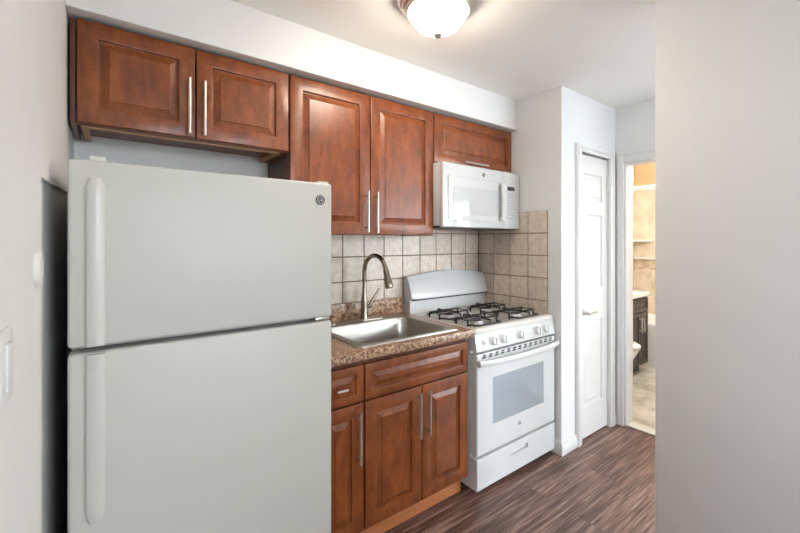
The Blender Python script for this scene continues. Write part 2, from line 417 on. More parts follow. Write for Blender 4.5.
# trim: closet casing, bathroom casing, baseboards
def casing_profile_x(bm, x0, x1, y, z0, z1):
    box(bm, x0, x1, y - 0.012, y, z0, z1, 0.003, seg=2)
b = new()
box(b, 0.165, 0.228, -0.718, -0.6995, 0, 2.036, 0.004); box(b, 0.172, 0.20, -0.723, -0.716, 0, 2.03, 0.003)
box(b, 0.629, 0.700, -0.718, -0.6995, 0, 2.036, 0.004); box(b, 0.665, 0.693, -0.723, -0.716, 0, 2.03, 0.003)
box(b, 0.226, 0.631, -0.718, -0.6995, 1.985, 2.036, 0.004); box(b, 0.20, 0.665, -0.723, -0.716, 2.008, 2.03, 0.003)
struct('trim_closet_door', b, M['trim'])
b = new()
box(b, 0.722, 0.743, -0.764, -0.712, 0, 2.045, 0.004); box(b, 0.716, 0.724, -0.738, -0.718, 0, 2.04, 0.003)
box(b, 0.722, 0.743, -1.54, -1.45, 0, 2.045, 0.004); box(b, 0.722, 0.743, -1.45, -0.764, 1.96, 2.045, 0.004); box(b, 0.716, 0.724, -1.53, -0.738, 2.01, 2.04, 0.003)
box(b, 0.738, 0.856, -0.778, -0.764, 0, 1.965, 0.002); box(b, 0.738, 0.856, -1.452, -1.438, 0, 1.965, 0.002); box(b, 0.738, 0.856, -1.438, -0.778, 1.951, 1.966, 0.002)
struct('trim_bathroom_door', b, M['trim'])
def baseboard(bm, x0, x1, y0, y1, h=0.085, t=0.014, side='y'):
    box(bm, x0, x1, y0, y1, 0, h - 0.018, 0.002)
    if side == 'y': box(bm, x0, x1, y0 + 0.006, y1, h - 0.02, h, 0.003)
    else: box(bm, x0 + 0.006, x1, y0, y1, h - 0.02, h, 0.003)
b = new(); baseboard(b, -0.016, 0.165, -0.716, -0.6995); baseboard(b, -0.016, 0.0005, -0.70, -0.03, side='x')
struct('baseboard_right', b, M['trim'])
b = new(); baseboard(b, 0.701, 0.742, -0.716, -0.6995); baseboard(b, 0.727, 0.7425, -0.7185, -0.70, side='x'); baseboard(b, 0.727, 0.7425, -1.70, -1.54, side='x')
struct('baseboard_far', b, M['trim'])
b = new(); box(b, XL - 0.0005, XL + 0.014, -4.2, -1.0, 0, 0.085, 0.003); struct('baseboard_left', b, M['trim'])
b = new(); box(b, -0.596, -0.5795, -3.0, -1.443, 0, 0.085, 0.003); struct('baseboard_partition', b, M['trim'])

# closet door
b = new()
dx0, dx1, dz0, dz1, dy = 0.2285, 0.6285, 0.012, 1.977, -0.690
sx0, sx1 = 0.292, 0.560
pan = [(1.66, 1.85), (1.04, 1.565), (0.225, 0.82)]
box(b, dx0, dx1, dy + 0.012, dy + 0.035, dz0, dz1)
box(b, dx0, sx0, dy, dy + 0.013, dz0, dz1); box(b, sx1, dx1, dy, dy + 0.013, dz0, dz1)
zz = [dz1] + [q for p in pan for q in (p[1], p[0])] + [dz0]
for i in range(0, len(zz), 2): box(b, sx0, sx1, dy, dy + 0.013, zz[i + 1], zz[i])
for z0, z1 in pan: ring_panel(b, sx0, sx1, z0, z1, [(0, dy), (0.006, dy + 0.011), (0.018, dy + 0.0115), (0.042, dy + 0.002)])
door = struct('door_1', b, M['door'], smooth=20)
b = new()
lathe(b, [(0.001, -0.012), (0.024, -0.011), (0.028, -0.004), (0.028, 0)], (0.268, dy, 0.885), 'y', 24)
tube(b, [(0.268, dy - 0.008, 0.885), (0.268, dy - 0.05, 0.885)], 0.010)
tube(b, [(0.266, dy - 0.05, 0.885), (0.30, dy - 0.052, 0.888), (0.34, dy - 0.05, 0.889), (0.382, dy - 0.048, 0.883)], [0.011, 0.009, 0.008, 0.007])
tag(obj('door_handle', b, M['nickel'], door), 'satin nickel lever handle')
for z in (1.80, 0.24):
    b = new(); box(b, 0.622, 0.633, dy - 0.004, dy + 0.001, z - 0.045, z + 0.045, 0.001); tube(b, [(0.629, dy - 0.008, z - 0.05), (0.629, dy - 0.008, z + 0.05)], 0.006, 10)
    obj('hinge', b, M['trim'], door)

# wall tile, one mesh of tiles on a grout bed
T = 0.1512; Z0 = 1.281 - 3 * T
b = new()
box(b, -1.80, 0.0, 0.0022, 0.0095, 0.90, Z0 + 5 * T - 0.001, mi=1)
box(b, -0.0022, 0.001, -4 * T, 0.0025, 0.60, Z0 + 5 * T - 0.001, mi=1)
g = 0.003
for k in range(5):
    z0, z1 = Z0 + k * T + g, Z0 + (k + 1) * T - g
    for i in range(12): box(b, -T * (i + 1) + g, -T * i - g - (0.006 if i == 0 else 0), -0.0035, 0.004, z0, z1, 0.0015, seg=1)
for k in range(-2, 5):
    z0, z1 = Z0 + k * T + g, Z0 + (k + 1) * T - g
    for i in range(4): box(b, -0.0075, -0.001, -T * (i + 1) + g, -T * i - g - (0.004 if i == 0 else 0), z0, z1, 0.0015, seg=1)
struct('trim_wall_tile', b, [M['tile'], M['grout']], smooth=20)

# ------------------------------------------------------------------ cabinets
def bar_handle(parent, x, y, z, L=0.215, horiz=False, label=None, rr=0.006):
    """y = front face the posts stand on"""
    b = new(); yo = y - 0.03
    e = L / 2; p = L / 2 - 0.025 if L > 0.1 else 0.0
    if horiz:
        tube(b, [(x - e, yo, z), (x + e, yo, z)], rr)
        for s in ((-1, 1) if p else (0,)): tube(b, [(x + s * p, y + 0.001, z), (x + s * p, yo, z)], 0.0045, 8)
    else:
        tube(b, [(x, yo, z - e), (x, yo, z + e)], rr)
        for s in (-1, 1): tube(b, [(x, y + 0.001, z + s * p), (x, yo, z + s * p)], 0.0045, 8)
    return tag(obj('handle', b, M['nickel'], parent), label or 'brushed nickel bar handle')
def front(name, parent, x0, x1, z0, z1, y, st=0.058, label=None):
    b = new(); t = 0.02
    ring_panel(b, x0, x1, z0, z1, [(0, y + 0.004), (0.0015, y + 0.001), (0.004, y), (st - 0.004, y), (st, y + 0.0015), (st + 0.002, y + 0.0105), (st + 0.007, y + 0.0115),
                                   (st + 0.010, y + 0.0105), (st + 0.030, y + 0.003), (st + 0.033, y - 0.0005), (st + 0.035, y - 0.0005)], y + t)
    o = obj(name, b, M['wood'], parent, 25)
    if label: tag(o, label)
    return o
YU = -0.318
def wall_cab(name, label, x0, x1, z0, z1, under=True):
    t = thing(name, label, 'cabinet', ((x0 + x1) / 2, -0.15, z0))
    b = new(); yf = YU + 0.021
    box(b, x0, x0 + 0.016, yf, -0.006, z0, z1, 0.001, seg=1); box(b, x1 - 0.016, x1, yf, -0.006, z0, z1, 0.001, seg=1)
    box(b, x0 + 0.016, x1 - 0.016, yf, -0.006, z1 - 0.016, z1); box(b, x0 + 0.016, x1 - 0.016, yf + 0.002, -0.006, z0 + 0.024, z0 + 0.036)
    box(b, x0 + 0.016, x1 - 0.016, -0.016, -0.006, z0 + 0.036, z1 - 0.016)
    box(b, x0 + 0.016, x1 - 0.016, yf, yf + 0.018, z0 + 0.0, z0 + 0.04); box(b, x0 + 0.016, x1 - 0.016, yf, yf + 0.018, z1 - 0.04, z1 - 0.016)
    obj('carcass', b, M['wood_in'], t, 0)
    return t
# over the refrigerator
AX0, AX1, CX1, EX1 = -2.440, -1.657, -0.757, -0.004
ZT, ZB, ZA = 2.160, 1.410, 1.792
cA = wall_cab('wall_cabinet', 'short two-door reddish wood wall cabinet above the refrigerator', AX0, AX1, ZA, ZT)
mid = (AX0 + AX1) / 2 
dA = front('door', cA, AX0 + 0.020, mid - 0.002, ZA + 0.004, ZT - 0.002, YU); bar_handle(dA, mid - 0.026, YU, 1.915, 0.22)
dB = front('door', cA, mid + 0.003, AX1 - 0.004, ZA + 0.004, ZT - 0.002, YU); bar_handle(dB, mid + 0.029, YU, 1.915, 0.22)
b = new(); y1 = YU + 0.02
box(b, AX0 + 0.03, AX1 - 0.03, y1 + 0.022, y1 + 0.045, ZA - 0.004, ZA + 0.012); box(b, AX0 + 0.03, AX0 + 0.05, y1 + 0.045, -0.02, ZA - 0.004, ZA + 0.012); box(b, AX1 - 0.05, AX1 - 0.03, y1 + 0.045, -0.02, ZA - 0.004, ZA + 0.012)
tag(obj('bottom_rail', b, M['wood_raw'], cA, 0), 'pale unfinished wood rails under the cabinet')
# tall pair over the sink
cC = wall_cab('wall_cabinet', 'tall two-door reddish wood wall cabinet above the sink', AX1, CX1, ZB, ZT)
mid = -1.2115
dC = front('door', cC, AX1 + 0.004, mid - 0.002, ZB + 0.002, ZT - 0.002, YU, 0.062); bar_handle(dC, mid - 0.028, YU, 1.533, 0.22)
dD = front('door', cC, mid + 0.003, CX1 - 0.003, ZB + 0.002, ZT - 0.002, YU, 0.062); bar_handle(dD, mid + 0.030, YU, 1.531, 0.22)
# over the microwave
cE = wall_cab('wall_cabinet', 'low single-door reddish wood wall cabinet directly above the microwave', CX1, EX1, 1.857, ZT)
dE = front('door', cE, CX1 + 0.004, EX1 - 0.004, 1.860, ZT - 0.002, YU, 0.055); bar_handle(dE, -0.403, YU, 1.884, 0.225, True)

# base cabinets
YB = -0.6225
SX0, SX1 = -1.434, -0.779
def base_cab(label, x0, x1):
    t = thing('base_cabinet', label, 'cabinet', ((x0 + x1) / 2, -0.3, 0))
    b = new(); yf = YB + 0.021
    box(b, x0, x0 + 0.016, yf, -0.02, 0.10, 0.860); box(b, x1 - 0.016, x1, yf, -0.02, 0.10, 0.860)
    box(b, x0 + 0.016, x1 - 0.016, yf, -0.02, 0.10, 0.116); box(b, x0 + 0.016, x1 - 0.016, -0.03, -0.02, 0.116, 0.860)
    box(b, x0 + 0.016, x1 - 0.016, yf, yf + 0.018, 0.835, 0.860); box(b, x0 + 0.016, x1 - 0.016, yf, yf + 0.018, 0.655, 0.69)
    box(b, x0, x1, -0.50, -0.02, 0.0, 0.10)
    obj('carcass', b, M['wood_in'], t, 0)
    b = new(); box(b, x0, x1, -0.565, -0.549, 0.0, 0.098, 0.001); tag(obj('toe_kick', b, M['toe'], t), 'lighter orange wood toe kick board')
    return t
sb = base_cab('two-door reddish wood sink base cabinet left of the range', SX0, SX1)
front('false_drawer_front', sb, SX0 + 0.004, SX1 - 0.004, 0.678, 0.836, YB, 0.038)
mid = -1.106
d1 = front('door', sb, SX0 + 0.004, mid - 0.002, 0.107, 0.670, YB, 0.058); bar_handle(d1, mid - 0.030, YB, 0.540, 0.22)
d2 = front('door', sb, mid + 0.003, SX1 - 0.004, 0.107, 0.670, YB, 0.058); bar_handle(d2, mid + 0.030, YB, 0.537, 0.22)
nb = base_cab('narrow reddish wood drawer base cabinet between refrigerator and sink cabinet', -1.668, SX0)
dr = front('drawer', nb, -1.664, SX0 - 0.004, 0.678, 0.836, YB, 0.036); bar_handle(dr, -1.556, YB, 0.755, 0.05, True, 'short brushed nickel pull', 0.0055)
d3 = front('door', nb, -1.664, SX0 - 0.004, 0.107, 0.670, YB, 0.058); bar_handle(d3, SX0 - 0.036, YB, 0.530, 0.22)

# worktop with sink cut-out
b = new(); x0, x1, y0, y1 = -1.669, -0.771, -0.648, -0.0042; hx0, hx1, hy0, hy1 = -1.430, -0.856, -0.595, -0.155
def rc(i, z): return [Vector((x0 + 0.0, y0 + i, z)), Vector((x1 - 0.0, y0 + i, z)), Vector((x1 - 0.0, y1, z)), Vector((x0 + 0.0, y1, z))]
hc = lambda z: [Vector((hx0, hy0, z)), Vector((hx1, hy0, z)), Vector((hx1, hy1, z)), Vector((hx0, hy1, z))]
loft(b, [rc(0.004, 0.862), rc(0, 0.868), rc(0, 0.894), rc(0.003, 0.901), rc(0.010, 0.904), hc(0.904), hc(0.862)], cyclic=True)
wt = obj('worktop', b, M['granite'], None, 30)
tag(wt, 'brown speckled laminate worktop over the base cabinets', 'worktop')
b = new(); box(b, x0, x1, -0.024, -0.0045, 0.904, 1.006, 0.003); obj('backsplash', b, M['granite'], wt)

# sink
t = thing('kitchen_sink', 'stainless steel drop-in sink set in the speckled worktop', 'sink', (-1.14, -0.35, 0.905))
b = new(); zr = 0.9115
ox0, ox1, oy0, oy1 = -1.452, -0.832, -0.612, -0.068
ix0, ix1, iy0, iy1 = -1.412, -0.872, -0.575, -0.175
L = [rrect(ox0, ox1, oy0, oy1, 0.03, 0.9045), rrect(ox0 + 0.002, ox1 - 0.002, oy0 + 0.002, oy1 - 0.002, 0.03, zr), rrect(ox0 + 0.01, ox1 - 0.01, oy0 + 0.01, oy1 - 0.01, 0.028, zr + 0.0005),
     rrect(ix0 - 0.010, ix1 + 0.010, iy0 - 0.010, iy1 + 0.010, 0.07, zr), rrect(ix0 - 0.004, ix1 + 0.004, iy0 - 0.004, iy1 + 0.004, 0.066, zr - 0.002), rrect(ix0, ix1, iy0, iy1, 0.065, zr - 0.010)]
for f, z in ((0.006, 0.80), (0.014, 0.76), (0.03, 0.742), (0.055, 0.735)): L.append(rrect(ix0 + f, ix1 - f, iy0 + f, iy1 - f, 0.06, z))
cxs, cys = (ix0 + ix1) / 2, (iy0 + iy1) / 2
L.append([Vector((cxs + 0.05 * (p.x - cxs) / max(1e-6, math.hypot(p.x - cxs, p.y - cys)), cys + 0.05 * (p.y - cys) / max(1e-6, math.hypot(p.x - cxs, p.y - cys)), 0.731)) for p in L[-1]])
loft(b, L, False, True)
obj('basin', b, M['steel'], t, 40, recalc=False)
b = new(); lathe(b, [(0.001, 0.004), (0.03, 0.0035), (0.036, 0.006), (0.042, 0.005), (0.043, 0.0)], (cxs, cys, 0.7315)); obj('drain', b, M['nickel'], t)
for dxh in (-0.10,):
    b = new(); lathe(b, [(0.02, 0), (0.02, 0.004), (0.015, 0.006), (0.001, 0.0065)], (cxs + 0.02 + dxh * 2.1, -0.118, zr)); obj('hole_cover', b, M['nickel'], t)

# faucet
fx, fy, fz = -1.125, -0.115, 0.912
t = thing('kitchen_faucet', 'bronzed nickel pull-down faucet with high arched spout behind the sink', 'faucet', (fx, fy, fz))
b = new()
lp = [rrect(fx - 0.03 - e, fx + 0.125 + e, fy - 0.025 - e, fy + 0.028 + e, 0.02 + e, fz + h, 6) for e, h in ((0, 0), (0, 0.004), (-0.004, 0.008))]
loft(b, lp, True, True); obj('base_plate', b, M['nickel'], t)
b = new(); R = 0.098
pts = [(fx, fy, fz + 0.006), (fx, fy, fz + 0.02), (fx, fy, fz + 0.10), (fx, fy, fz + 0.125), (fx, fy, fz + 0.15), (fx, fy, fz + 0.22)]; rs = [0.026, 0.022, 0.021, 0.019, 0.014, 0.0125]
zc_ = fz + 0.285; pts.append((fx, fy, zc_)); rs.append(0.0125)
dirx = 0.10
for k in range(1, 15):
    a = PI * k / 14 * 0.93
    d = R * (1 - math.cos(a)); pts.append((fx + dirx * d, fy - d, zc_ + R * math.sin(a))); rs.append(0.0125)
obj_pts_end = Vector(pts[-1]); prev = Vector(pts[-2]); dd = (obj_pts_end - prev).normalized()
tube(b, pts, rs, 16); obj('spout', b, M['faucet'], t, 50)
b = new(); e = obj_pts_end
tube(b, [e - dd * 0.004, e + dd * 0.004, e + dd * 0.03, e + dd * 0.075, e + dd * 0.095, e + dd * 0.104], [0.0135, 0.016, 0.017, 0.0225, 0.0235, 0.020], 18)
obj('spray_head', b, M['faucet'], t, 40)
b = new()
tube(b, [(fx + 0.01, fy, fz + 0.075), (fx + 0.042, fy - 0.004, fz + 0.082)], [0.015, 0.014], 14)
tube(b, [(fx + 0.036, fy - 0.004, fz + 0.083), (fx + 0.055, fy - 0.006, fz + 0.115), (fx + 0.085, fy - 0.01, fz + 0.155), (fx + 0.10, fy - 0.012, fz + 0.18)], [0.012, 0.009, 0.007, 0.0055], 12)
obj('lever', b, M['faucet'], t, 50)

# ------------------------------------------------------------------ refrigerator
FX0, FX1, FY, FZ = -2.412, -1.672, -0.783, 1.588
t = thing('refrigerator', 'large white top-freezer refrigerator with two textured doors', 'refrigerator', ((FX0 + FX1) / 2, -0.4, 0))
b = new(); box(b, FX0 + 0.004, FX1 - 0.004, FY + 0.075, -0.06, 0.03, FZ - 0.008, 0.006)
for sx in (FX0 + 0.06, FX1 - 0.06):
    for sy in (FY + 0.13, -0.12): lathe(b, [(0.018, 0), (0.018, 0.032)], (sx, sy, 0), seg=12)
obj('body', b, M['fridge'], t)
b = new(); box(b, FX0 + 0.012, FX1 - 0.012, FY + 0.062, FY + 0.076, 0.10, 1.083); box(b, FX0 + 0.012, FX1 - 0.012, FY + 0.062, FY + 0.076, 1.108, FZ - 0.02)
obj('door_gasket', b, M['gasket'], t, 0)
b = new(); box(b, FX0 + 0.01, FX1 - 0.01, FY + 0.03, FY + 0.08, 0.03, 0.088, 0.004); obj('kick_grille', b, M['gasket'], t)
fd = new(); box(fd, FX0, FX1, FY, FY + 0.062, 1.101, FZ, 0.010, seg=4); fdo = obj('freezer_door', fd, M['fridge'], t)
rd_ = new(); box(rd_, FX0, FX1, FY, FY + 0.062, 0.095, 1.086, 0.010, seg=4); rdo = obj('refrigerator_door', rd_, M['fridge'], t)
def fr_handle(z0, z1, par, top_round):
    b = new(); xa, xb = FX0 + 0.036, FX0 + 0.077
    loops = []
    n = 18
    for k in range(n + 1):
        u = k / n; z = z0 + (z1 - z0) * u
        q = min(1, (z1 - z) / 0.03) if top_round else min(1, (z - z0) / 0.03)
        q = max(0.0, q); h = 0.008 + 0.006 * math.sqrt(max(0, 1 - (1 - q) ** 2))
        s = 0.007 * (1 - math.sqrt(max(0, 1 - (1 - q) ** 2)))
        y = FY - h
        loops.append([Vector((xa + s, FY + 0.002, z)), Vector((xa + s, y + 0.006, z)), Vector((xa + s + 0.005, y, z)), Vector(((xa + xb) / 2, y - 0.001, z)), Vector((xb - s - 0.005, y, z)), Vector((xb - s, y + 0.006, z)), Vector((xb - s, FY + 0.002, z))])
    # finer end steps
    loft(b, loops, True, True); obj('handle', b, M['fr_plastic'], par, 50)
fr_handle(1.104, 1.541, fdo, True); fr_handle(0.64, 1.082, rdo, False)
for xx, w, hc_ in ((FX0 + 0.060, 0.036, 0.014), (FX1 - 0.030, 0.044, 0.007)):
    b = new(); box(b, xx - w / 2, xx + w / 2, FY + 0.012, FY + 0.085, FZ - 0.001, FZ + hc_, 0.003, seg=3); obj('hinge_cover', b, M['fr_plastic'], t)
b = new(); box(b, FX1 - 0.06, FX1 - 0.004, FY + 0.012, FY + 0.058, 1.088, 1.099, 0.002); tag(obj('centre_hinge', b, M['nickel'], t), 'metal centre hinge between the doors')
# badge with monogram
def badge(par, x, y, z, r, dark=True, mats=None):
    b = new(); lathe(b, [(r, 0.001), (r, -0.0015), (r * 0.93, -0.0025), (r * 0.86, -0.0015), (0.0001, -0.0015)], (x, y, z), 'y', 32)
    o = obj('badge', b, mats[0], par); tag(o, 'round maker badge with script monogram')
    b = new()
    tube(b, [(x + r * 0.72 * math.cos(a), y - 0.002, z + r * 0.72 * math.sin(a)) for a in [2 * PI * k / 28 for k in range(28)]], r * 0.04, 6, closed=True)
    for q in range(4):
        a0 = q * PI / 2 + 0.5
        tube(b, [(x + r * (0.72 - 0.16 * math.sin(PI * s / 6)) * math.cos(a0 + 0.9 * s / 6), y - 0.002, z + r * (0.72 - 0.16 * math.sin(PI * s / 6)) * math.sin(a0 + 0.9 * s / 6)) for s in range(7)], r * 0.022, 6)
    m4 = Matrix.Translation((x, y - 0.002, z)) @ Matrix.Rotation(PI / 2, 4, 'X')
    merge(b, text_bm('GE', r * 0.72, 0.0004, m4))
    obj('monogram', b, mats[1], o)
badge(fdo, FX1 - 0.047, FY - 0.0003, 1.525, 0.0172, mats=(M['dark'], plain('chrome_print', (0.8, 0.8, 0.8), 0.3, 0.4)))

# ------------------------------------------------------------------ microwave
MX0, MX1, MZ0, MZ1, MY = -0.752, -0.012, 1.458, 1.853, -0.392
t = thing('microwave', 'white over-the-range microwave mounted under the low wall cabinet', 'microwave', (-0.38, -0.2, MZ0))
b = new(); box(b, MX0, MX1, MY + 0.036, -0.012, MZ0 + 0.012, MZ1, 0.003); obj('body', b, M['appl'], t)
b = new(); box(b, MX0 + 0.004, MX1 - 0.004, MY + 0.03, -0.02, MZ0 - 0.002, MZ0 + 0.0125, 0.003)
for k in range(14): box(b, MX0 + 0.06 + k * 0.045, MX0 + 0.085 + k * 0.045, MY + 0.06, MY + 0.10, MZ0 - 0.0045, MZ0 - 0.0015)
tag(obj('bottom_vent', b, M['dark'], t, 0), 'black underside with vent slots')
DX1 = -0.183
b = new(); y = MY
box(b, MX0 + 0.001, DX1, y, y + 0.034, MZ0 + 0.004, MZ1 - 0.001, 0.009, seg=4)
dm = obj('door', b, M['mwdoor'], t)
b = new(); ring_panel(b, -0.712, -0.235, 1.505, 1.772, [(0, y - 0.0050), (0.002, y - 0.0065), (0.012, y - 0.0065)], y + 0.0005)
obj('door_panel', b, M['mwdoor'], dm)
b = new(); ring_panel(b, -0.672, -0.272, 1.540, 1.712, [(0, y - 0.0072), (0.002, y - 0.0075)], y - 0.004); tag(obj('window', b, M['mwglass'], dm), 'grey reflective window')
b = new(); box(b, DX1 + 0.002, MX1 - 0.001, y, y + 0.034, MZ0 + 0.004, MZ1 - 0.001, 0.007, seg=4); cp = obj('control_panel', b, M['appl'], t)
b = new(); hx = -0.226
lps = []
for k in range(13):
    u = k / 12; z = 1.512 + (1.762 - 1.512) * u; yb = y - 0.030 - 0.010 * math.sin(PI * u)
    lps.append([Vector((hx - 0.022, yb + 0.012, z)), Vector((hx - 0.018, yb, z)), Vector((hx + 0.018, yb, z)), Vector((hx + 0.022, yb + 0.012, z))])
loft(b, lps, True, True)
for z in (1.512, 1.738): box(b, hx - 0.018, hx + 0.018, y - 0.022, y + 0.001, z, z + 0.024, 0.003)
obj('handle', b, M['appl'], dm, 50)
b = new(); box(b, -0.150, -0.072, y - 0.0015, y + 0.001, 1.725, 1.752, 0.001); tag(obj('display', b, M['dark'], cp), 'small dark display')
b = new()
for r in range(9):
    for c in range(3):
        if r in (2, 6) and c == 1: continue
        xx = -0.137 + c * 0.026; z = 1.700 - r * 0.0205; w = 0.0055 if (r + c) % 3 else 0.008
        box(b, xx - w, xx + w, y - 0.0010, y + 0.0005, z - 0.0026, z + 0.0026)
tag(obj('keypad', b, M['grey'], cp, 0), 'grey touch pad markings')
badge(dm, -0.392, y - 0.0003, 1.806, 0.0125, mats=(M['dark'], M['alu']))

# ------------------------------------------------------------------ gas range
RX0, RX1, RY = -0.757, -0.010, -0.640
RC = (RX0 + RX1) / 2
t = thing('gas_range', 'white freestanding gas range with four burners and oven window', 'stove', (RC, -0.35, 0))
b = new(); box(b, RX0 + 0.002, RX1 - 0.002, RY + 0.03, -0.03, 0.03, 0.870, 0.003)
for sx in (RX0 + 0.05, RX1 - 0.05):
    for sy in (RY + 0.09, -0.08): lathe(b, [(0.016, 0), (0.016, 0.032)], (sx, sy, 0), seg=12)
obj('body', b, M['enamel'], t)
# cooktop
b = new()
L = [rrect(RX0, RX1, RY - 0.009, -0.035, 0.012, 0.871), rrect(RX0, RX1, RY - 0.010, -0.035, 0.012, 0.885), rrect(RX0 + 0.004, RX1 - 0.004, RY, -0.037, 0.012, 0.896), rrect(RX0 + 0.012, RX1 - 0.012, RY + 0.010, -0.042, 0.012, 0.899),
     rrect(RX0 + 0.032, RX1 - 0.032, RY + 0.055, -0.12, 0.03, 0.899), rrect(RX0 + 0.045, RX1 - 0.045, RY + 0.068, -0.13, 0.03, 0.889)]
loft(b, L, True, True); obj('cooktop', b, M['enamel_top'], t, 40)
# backguard
b = new(); n = 14; loops = []
def prof(x, u):
    zt = 1.141 + 0.026 * math.sin(PI * u)
    return [Vector((x, -0.030, 0.885)), Vector((x, -0.075, 0.885)), Vector((x, -0.078, 0.972)), Vector((x, -0.080, 0.982))], zt
for k in range(n + 1):
    u = k / n; x = RX0 + 0.004 + (RX1 - RX0 - 0.008) * u; zt = 1.138 + 0.030 * math.sin(PI * u)
    loops.append([Vector((x, -0.012, 0.885)), Vector((x, -0.078, 0.885)), Vector((x, -0.080, 0.990)), Vector((x, -0.076, 1.02)), Vector((x, -0.045, zt - 0.02)), Vector((x, -0.040, zt - 0.006)), Vector((x, -0.030, zt - 0.002)), Vector((x, -0.012, zt - 0.004))])
loft(b, loops, True, True); bgd = obj('backguard', b, M['enamel'], t, 25)
b = new(); loops = []
for k in range(n + 1):
    u = k / n; x = RX0 + (RX1 - RX0) * u; zt = 1.141 + 0.030 * math.sin(PI * u); e = 0.020 * (1 - min(1, u * 12)) + 0.020 * (1 - min(1, (1 - u) * 12))
    loops.append([Vector((x, -0.080, 0.994)), Vector((x, -0.112 + e, 0.993)), Vector((x, -0.121 + e, 0.997)), Vector((x, -0.122 + e, 1.003)), Vector((x, -0.108 + e * 0.7, 1.05)), Vector((x, -0.082 + e * 0.4, 1.10)), Vector((x, -0.055, zt - 0.012)), Vector((x, -0.047, zt - 0.002)), Vector((x, -0.036, zt)), Vector((x, -0.034, zt - 0.01))])
loft(b, loops, True, True); obj('guard_panel', b, M['enamel'], bgd, 40)
b = new(); box(b, RX0 + 0.012, RX1 - 0.012, -0.104, -0.079, 0.984, 0.994, 0.002, seg=1); tag(obj('vent_slot', b, M['dark'], bgd), 'dark slot under the back panel')
# burners and grates
BX, BYs = (-0.580, -0.205), (-0.265, -0.500)
for i, x in enumerate(BX):
    for j, y in enumerate(BYs):
        b = new(); lathe(b, [(0.070, 0.0), (0.066, 0.004), (0.045, 0.002), (0.040, 0.010), (0.037, 0.018), (0.001, 0.018)], (x, y, 0.8885), seg=28)
        bn = obj('burner', b, M['alu'], t)
        b = new(); lathe(b, [(0.030, 0), (0.031, 0.004), (0.026, 0.008), (0.001, 0.0085)], (x, y, 0.9065), seg=24); tag(obj('burner_cap', b, M['black'], bn), 'black burner cap')
for i, x in enumerate(BX):
    for j, y in enumerate(BYs):
        b = new(); w = 0.124; d = 0.104; zt = 0.926; zb = 0.903; r = 0.0055
        # upper wire loop
        ring = [(x + sx * a, y + sy * c, zt) for sx, sy, a, c in ((1, -1, w - 0.012, d), (1, -1, w, d - 0.012), (1, 1, w, d - 0.012), (1, 1, w - 0.012, d), (-1, 1, w - 0.012, d), (-1, 1, w, d - 0.012), (-1, -1, w, d - 0.012), (-1, -1, w - 0.012, d))]
        # two side loops (raised), low connecting bars, four fingers to centre
        for sx in (-1, 1):
            xa, xb = x + sx * w, x + sx * 0.028
            tube(b, [(xb, y + 0.045, zt), (xa, y + 0.045, zt), (xa, y - 0.045, zt), (xb, y - 0.045, zt)], r, 8)
            for s in (-1, 1): tube(b, [(xa, y + s * 0.045, zt), (xa + sx * 0.001, y + s * 0.047, 0.8905)], r, 8)
        for sy in (-1, 1):
            ya, yb = y + sy * d, y + sy * 0.026
            tube(b, [(x, yb, zt + 0.012), (x, yb + sy * 0.006, zt), (x, ya, zt), (x, ya, 0.912)], r, 8)
            tube(b, [(x - w, y + sy * 0.045, zb), (x - w + 0.03, ya, zb), (x + w - 0.03, ya, zb), (x + w, y + sy * 0.045, zb)], r, 8)
        tag(obj('burner_grate', b, M['black'], t, 50), 'black wire burner grate')
# control panel, sloped
b = new()
pf = [(-0.600, 0.8695), (RY - 0.002, 0.8695), (RY - 0.005, 0.866), (RY - 0.022, 0.785), (RY - 0.020, 0.777), (-0.600, 0.777)]
loft(b, [[Vector((x, py, pz)) for py, pz in pf] for x in (RX0 + 0.001, RX1 - 0.001)], True, True)
cpn = obj('control_panel', b, M['enamel'], t, 20)
sl = Vector((0, -0.983, 0.183))   # outward normal of the sloped face
for kx in (-0.617, -0.534, -0.374, -0.205, -0.120):
    zk = 0.822; yk = RY - 0.006 - 0.016 * (0.866 - zk) / 0.086
    c = Vector((kx, yk, zk)); b = new()
    big = 0.0305
    tube(b, [c - sl * 0.001, c + sl * 0.004, c + sl * 0.005], [big, big, big - 0.003], 28)
    tube(b, [c + sl * 0.004, c + sl * 0.024, c + sl * 0.027], [0.0255, 0.0235, 0.021], 24)
    v0 = box(b, kx - 0.005, kx + 0.005, yk - 0.036, yk - 0.015, zk - 0.019, zk + 0.022, 0.002)
    obj('knob', b, M['knob'], t, 35)
b = new(); box(b, -0.704, -0.681, RY - 0.022, RY - 0.008, 0.805, 0.838, 0.002); tag(obj('rocker_switch', b, M['knob'], cpn), 'small rocker switch')
b = new(); box(b, -0.699, -0.686, RY - 0.0235, RY - 0.0215, 0.815, 0.828, 0.001); obj('switch_window', b, M['grey'], cpn)
# oven door
b = new(); y = RY - 0.022; ox0, ox1, oz0, oz1 = -0.628, -0.140, 0.360, 0.622
X0, X1, Zb, Zt = RX0 + 0.003, RX1 - 0.003, 0.213, 0.765
ring_panel(b, X0, X1, Zb, Zt, [(0, y + 0.008), (0.003, y + 0.002), (0.010, y)], RY + 0.028)
for f in list(b.faces):
    if len(f.verts) == 4 and all(abs(v.co.y - y) < 1e-6 for v in f.verts): b.faces.remove(f)
O = [(X0 + 0.01, Zb + 0.01), (X1 - 0.01, Zb + 0.01), (X1 - 0.01, Zt - 0.01), (X0 + 0.01, Zt - 0.01)]; I = [(ox0, oz0), (ox1, oz0), (ox1, oz1), (ox0, oz1)]
loft(b, [[Vector((px, y, pz)) for px, pz in O], [Vector((px, y, pz)) for px, pz in I], [Vector((px, y + 0.012, pz)) for px, pz in I]])
od = obj('oven_door', b, M['enamel'], t, 20)
b = new()
